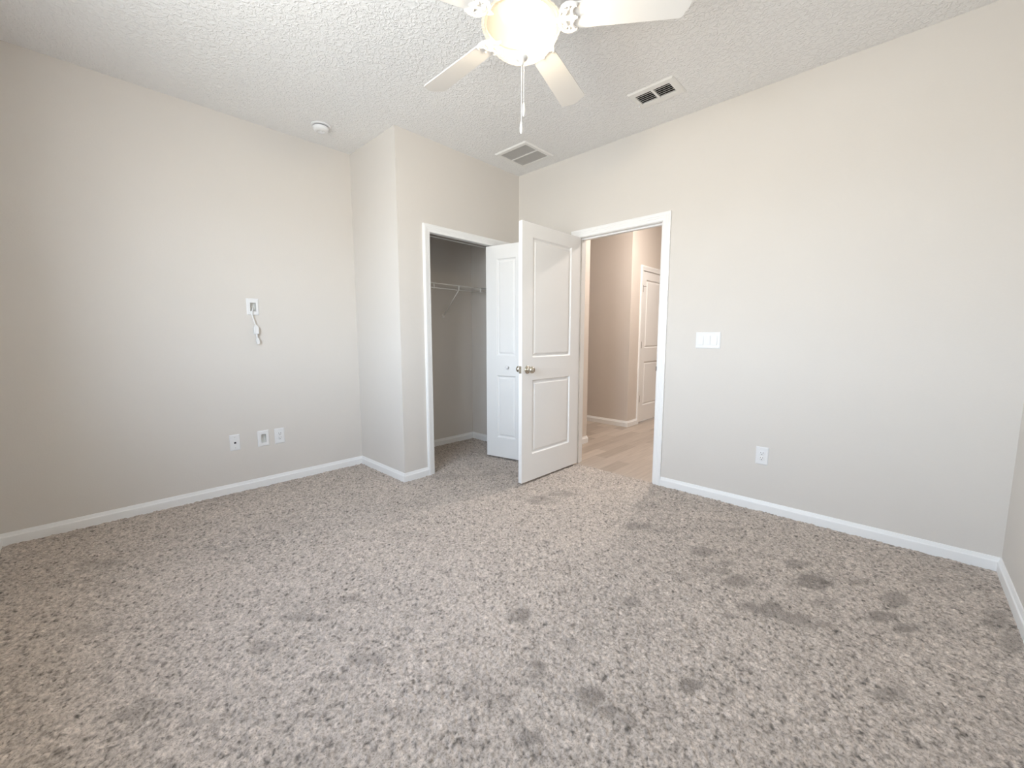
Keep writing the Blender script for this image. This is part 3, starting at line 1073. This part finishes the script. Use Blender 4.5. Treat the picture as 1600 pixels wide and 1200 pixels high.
# ------------------------------------------------------------------ closet wire shelf
r = thing('wire_shelf', 'white wire closet shelf with front lip and diagonal brace inside the closet', 'shelf', (2.49, YL, 1.69))
SX0, SX1, SYF, SZ = XS + 0.1135, XR - 0.001, 3.315, 1.696
for name, y, z, rr in (('front_rail', SYF, SZ, 0.0044), ('lip_rail', SYF, SZ - 0.0435, 0.0044), ('back_rail', YL - 0.006, SZ, 0.003)):
    obj(name, MB().tube([(SX0, y, z), (SX1, y, z)], rr, 8), M['wire'], r)
mb = MB()
nw = int((SX1 - SX0) / 0.0254)
for i in range(nw + 1):
    x = SX0 + 0.008 + i * 0.0254
    mb.tube([(x, SYF, SZ + 0.003), (x, YL - 0.003, SZ + 0.003)], 0.0008, 6)
obj('deck_wires', mb, M['wire'], r)
for x in (2.084, 2.389, 2.6925, 2.988):
    mb = MB()
    mb.box((x - 0.005, SYF - 0.004, SZ - 0.047), (x + 0.005, SYF + 0.004, SZ + 0.004))
    obj('lip_post', mb, M['wire'], r, 0.001)
for x0 in (2.69,):
    mb = MB()
    a, b = Vector((x0, SYF + 0.004, SZ - 0.050)), Vector((x0 + 0.030, YL - 0.008, 1.412))
    mb.tube([a, b], 0.0055, 8)
    mb.tube([a + Vector((0, -0.004, 0.012)), a], 0.0065, 8)
    br = obj('brace', mb, M['wire'], r)
    mb = MB().box((x0 + 0.017, YL - 0.010, 1.388), (x0 + 0.043, YL, 1.428))
    obj('brace_foot', mb, M['wire'], br, 0.003)
for x, y in ((SX1 - 0.003, SYF + 0.01),):
    mb = MB().box((x - 0.012, y - 0.02, SZ - 0.052), (XR, y + 0.012, SZ + 0.008))
    obj('end_bracket', mb, M['wire'], r, 0.002)
for x in (2.0, 2.3, 2.6, 2.9):
    mb = MB().box((x - 0.008, YL - 0.012, SZ - 0.012), (x + 0.008, YL, SZ + 0.008))
    obj('wall_clip', mb, M['wire'], r, 0.002)

# ------------------------------------------------------------------ ceiling fan
fx, fy = FAN
r = thing('ceiling_fan', 'white five-blade ceiling fan with a lit frosted glass bowl and pull chains', 'ceiling fan', (fx, fy, H))
c0 = (fx, fy, 0)
mb = MB().lathe([(0.0, H), (0.068, H), (0.070, H - 0.012), (0.062, H - 0.040), (0.040, H - 0.058), (0.018, H - 0.064), (0.0, H - 0.064)], c0, (0, 0, 1), 40, True, False)
obj('canopy', mb, M['fan_white'], r)
mb = MB().lathe([(0.0125, H - 0.062), (0.0125, 2.600)], c0, (0, 0, 1), 20)
obj('downrod', mb, M['fan_white'], r)
mb = MB().lathe([(0.0, 2.612), (0.040, 2.610), (0.075, 2.600), (0.108, 2.585), (0.118, 2.570), (0.118, 2.530), (0.110, 2.512), (0.095, 2.500), (0.088, 2.484),
                 (0.060, 2.480), (0.0, 2.480)], c0, (0, 0, 1), 48, True, False)
obj('motor_housing', mb, M['fan_white'], r)
mb = MB().lathe([(0.050, 2.482), (0.055, 2.470), (0.100, 2.464), (0.142, 2.458), (0.152, 2.450), (0.152, 2.444), (0.140, 2.443), (0.0, 2.446)], c0, (0, 0, 1), 48, True, False)
obj('light_fitter', mb, M['pan'], r)

ZB = 2.452
PITCH = math.radians(-12)
for k in range(5):
    th = math.radians(88 - 72 * k)
    rd = Vector((math.cos(th), math.sin(th), 0))
    td = Vector((-math.sin(th), math.cos(th), 0))       # left of the blade, looking outwards
    td_p = td * math.cos(PITCH) + Vector((0, 0, math.sin(PITCH)))
    nu = rd.cross(td_p)                                  # upper face normal
    base = Vector((fx, fy, ZB))

    def bl(a, b, t, rd=rd, td_p=td_p, nu=nu, base=base):
        return base + rd * a + td_p * b + nu * t
    pts = [(0.185, -0.052), (0.62, -0.066)]
    for i in range(1, 6):
        t = PI / 2 * i / 6
        pts.append((0.62 + 0.022 * math.sin(t), -0.066 + 0.022 * (1 - math.cos(t))))
    for i in range(7):
        y = -0.044 + 0.088 * i / 6
        pts.append((0.642 + 0.016 * (1 - (y / 0.044) ** 2), y))
    for i in range(1, 6):
        t = PI / 2 * (6 - i) / 6
        pts.append((0.62 + 0.022 * math.sin(t), 0.066 - 0.022 * (1 - math.cos(t))))
    pts += [(0.62, 0.066), (0.185, 0.052)]
    b_ = obj('blade', MB().prism(pts, bl, 0.0055), M['blade'], r, 0.001)
    # cast scroll bracket under the blade root
    mb = MB()
    n = 40
    ol = []
    half = [(0.140, 0.016), (0.152, 0.022), (0.163, 0.040), (0.172, 0.054), (0.186, 0.061), (0.200, 0.062), (0.214, 0.059), (0.226, 0.052), (0.228, 0.045),
            (0.216, 0.041), (0.207, 0.033), (0.206, 0.024), (0.214, 0.016), (0.222, 0.008), (0.224, 0.0)]
    ol = half + [(a, -b) for a, b in reversed(half[:-1])]
    # centre web and two side lobes, with open scroll work between them
    lobes = MB()
    web = [(0.138, -0.014), (0.160, -0.012), (0.190, -0.010), (0.214, -0.014), (0.226, 0.0), (0.214, 0.014), (0.190, 0.010), (0.160, 0.012), (0.138, 0.014)]
    lobes.prism(web, lambda a, b, t: bl(a, b, -0.0065 + t), 0.0062)
    for s in (-1, 1):
        c = [(0.150, 0.012), (0.158, 0.030), (0.168, 0.047), (0.184, 0.056), (0.203, 0.057), (0.218, 0.052), (0.226, 0.046)]
        lobes.tube([bl(a, s * b, -0.004) for a, b in c], [0.0065, 0.0075, 0.008, 0.0085, 0.008, 0.007, 0.006], 10)
        c = [(0.214, 0.012), (0.205, 0.020), (0.203, 0.030), (0.209, 0.040), (0.220, 0.046)]
        lobes.tube([bl(a, s * b, -0.004) for a, b in c], [0.006, 0.0065, 0.0065, 0.006, 0.0055], 10)
        c = [(0.168, 0.012), (0.178, 0.018), (0.184, 0.028), (0.180, 0.037), (0.172, 0.036), (0.170, 0.029), (0.176, 0.026)]
        lobes.tube([bl(a, s * b, -0.005) for a, b in c], [0.006, 0.006, 0.006, 0.0055, 0.005, 0.0045, 0.004], 10)
        lobes.tube([bl(0.184, s * 0.030, -0.004), bl(0.194, s * 0.040, -0.004), bl(0.190, s * 0.054, -0.004)], 0.005, 8)
    # neck up to the motor
    p0 = Vector((fx, fy, 2.487)) + rd * 0.075
    neck = [p0, Vector((fx, fy, 2.476)) + rd * 0.100, Vector((fx, fy, 2.458)) + rd * 0.122, bl(0.150, 0, -0.003)]
    lobes.tube(neck, [0.013, 0.013, 0.013, 0.014], 10)
    br_ = obj('blade_bracket', lobes, M['fan_white'], b_)
    for a, b in ((0.223, 0.047), (0.223, -0.047), (0.226, 0.0)):
        sc = MB()
        sc.lathe([(0.0, -0.0115), (0.003, -0.0112), (0.0045, -0.009), (0.0045, -0.004)], bl(a, b, 0), tuple(nu), 10, True, False)
        obj('screw', sc, M['screw'], b_)

# frosted bowl with real thickness
RIM = 2.447
outp = [(0.160, 0.0), (0.1635, -0.004), (0.163, -0.010), (0.157, -0.022), (0.150, -0.038), (0.138, -0.060), (0.119, -0.083), (0.094, -0.102), (0.064, -0.116), (0.034, -0.123), (0.012, -0.125)]
mb = MB()
mb.lathe(outp, (fx, fy, RIM), (0, 0, 1), 64, True, False)
bowl = obj('glass_bowl', mb, M['bowl'], r)
bowl['label'] = 'lit frosted glass bowl'
cr = Vector((math.cos(-0.8086), math.sin(-0.8086), 0))   # along the picture's horizontal: where the lit bulb shows
bc = Vector((fx, fy, 2.398)) + cr * 0.034
mb = MB()
mb.lathe([(0.0, -0.045), (0.018, -0.0415), (0.033, -0.031), (0.043, -0.014), (0.045, 0.0), (0.042, 0.016), (0.032, 0.030), (0.019, 0.039), (0.014, 0.044), (0.0, 0.044)], bc, (0, 0, 1), 28, True, False)
obj('lit_bulb', mb, M['bulb'], r)
obj('bulb_socket', MB().lathe([(0.016, 0.0425), (0.016, 0.050)], bc, (0, 0, 1), 16), M['fan_white'], r)
fin = MB().lathe([(0.0, 0.004), (0.026, 0.003), (0.0275, -0.002), (0.024, -0.007), (0.016, -0.010), (0.012, -0.012), (0.011, -0.018), (0.0125, -0.022), (0.010, -0.028),
                  (0.006, -0.031), (0.0, -0.032)], (fx, fy, RIM - 0.124), (0, 0, 1), 32, True, False)
obj('finial', fin, M['vent'], r)
for (ox, oy, ztop, zc, zt, zb_) in ((-0.001, 0.0, 2.300, 2.190, 2.073, 2.024), (0.006, -0.007, 2.312, 2.259, 2.145, 2.093)):
    x, y = fx + ox, fy + oy
    ch = obj('pull_chain', MB().tube([(x, y, ztop), (x, y, (ztop + zt) / 2), (x, y, zt - 0.004)], 0.00115, 6), M['fan_white'], r)
    obj('chain_connector', MB().lathe([(0.0, 0.005), (0.0016, 0.004), (0.0021, 0.0), (0.0016, -0.004), (0.0, -0.005)], (x, y, zc), (0, 0, 1), 10, True, False), M['screw'], ch)
    L = zt - zb_
    obj('pull_fob', MB().lathe([(0.0, 0.0), (0.0030, -0.001), (0.0048, -L * 0.2), (0.0066, -L * 0.5), (0.0068, -L * 0.68), (0.0056, -L * 0.88), (0.003, -L * 0.98), (0.0, -L)],
                               (x, y, zt), (0, 0, 1), 16, True, False), M['fan_white'], ch)

# ------------------------------------------------------------------ lamp that lights the hall
hx, hy = 4.45, 1.70
r = thing('hall_ceiling_light', 'round flush ceiling light of the hall, above the doorway view', 'ceiling light', (hx, hy, H))
obj('base', MB().lathe([(0.0, 0.0), (0.15, 0.0), (0.15, -0.02), (0.0, -0.02)], (hx, hy, H), (0, 0, 1), 32, True, False), M['fan_white'], r)
obj('diffuser', MB().lathe([(0.14, -0.021), (0.135, -0.045), (0.11, -0.07), (0.06, -0.085), (0.0, -0.09)], (hx, hy, H), (0, 0, 1), 32, True, False), M['hall_lamp'], r)
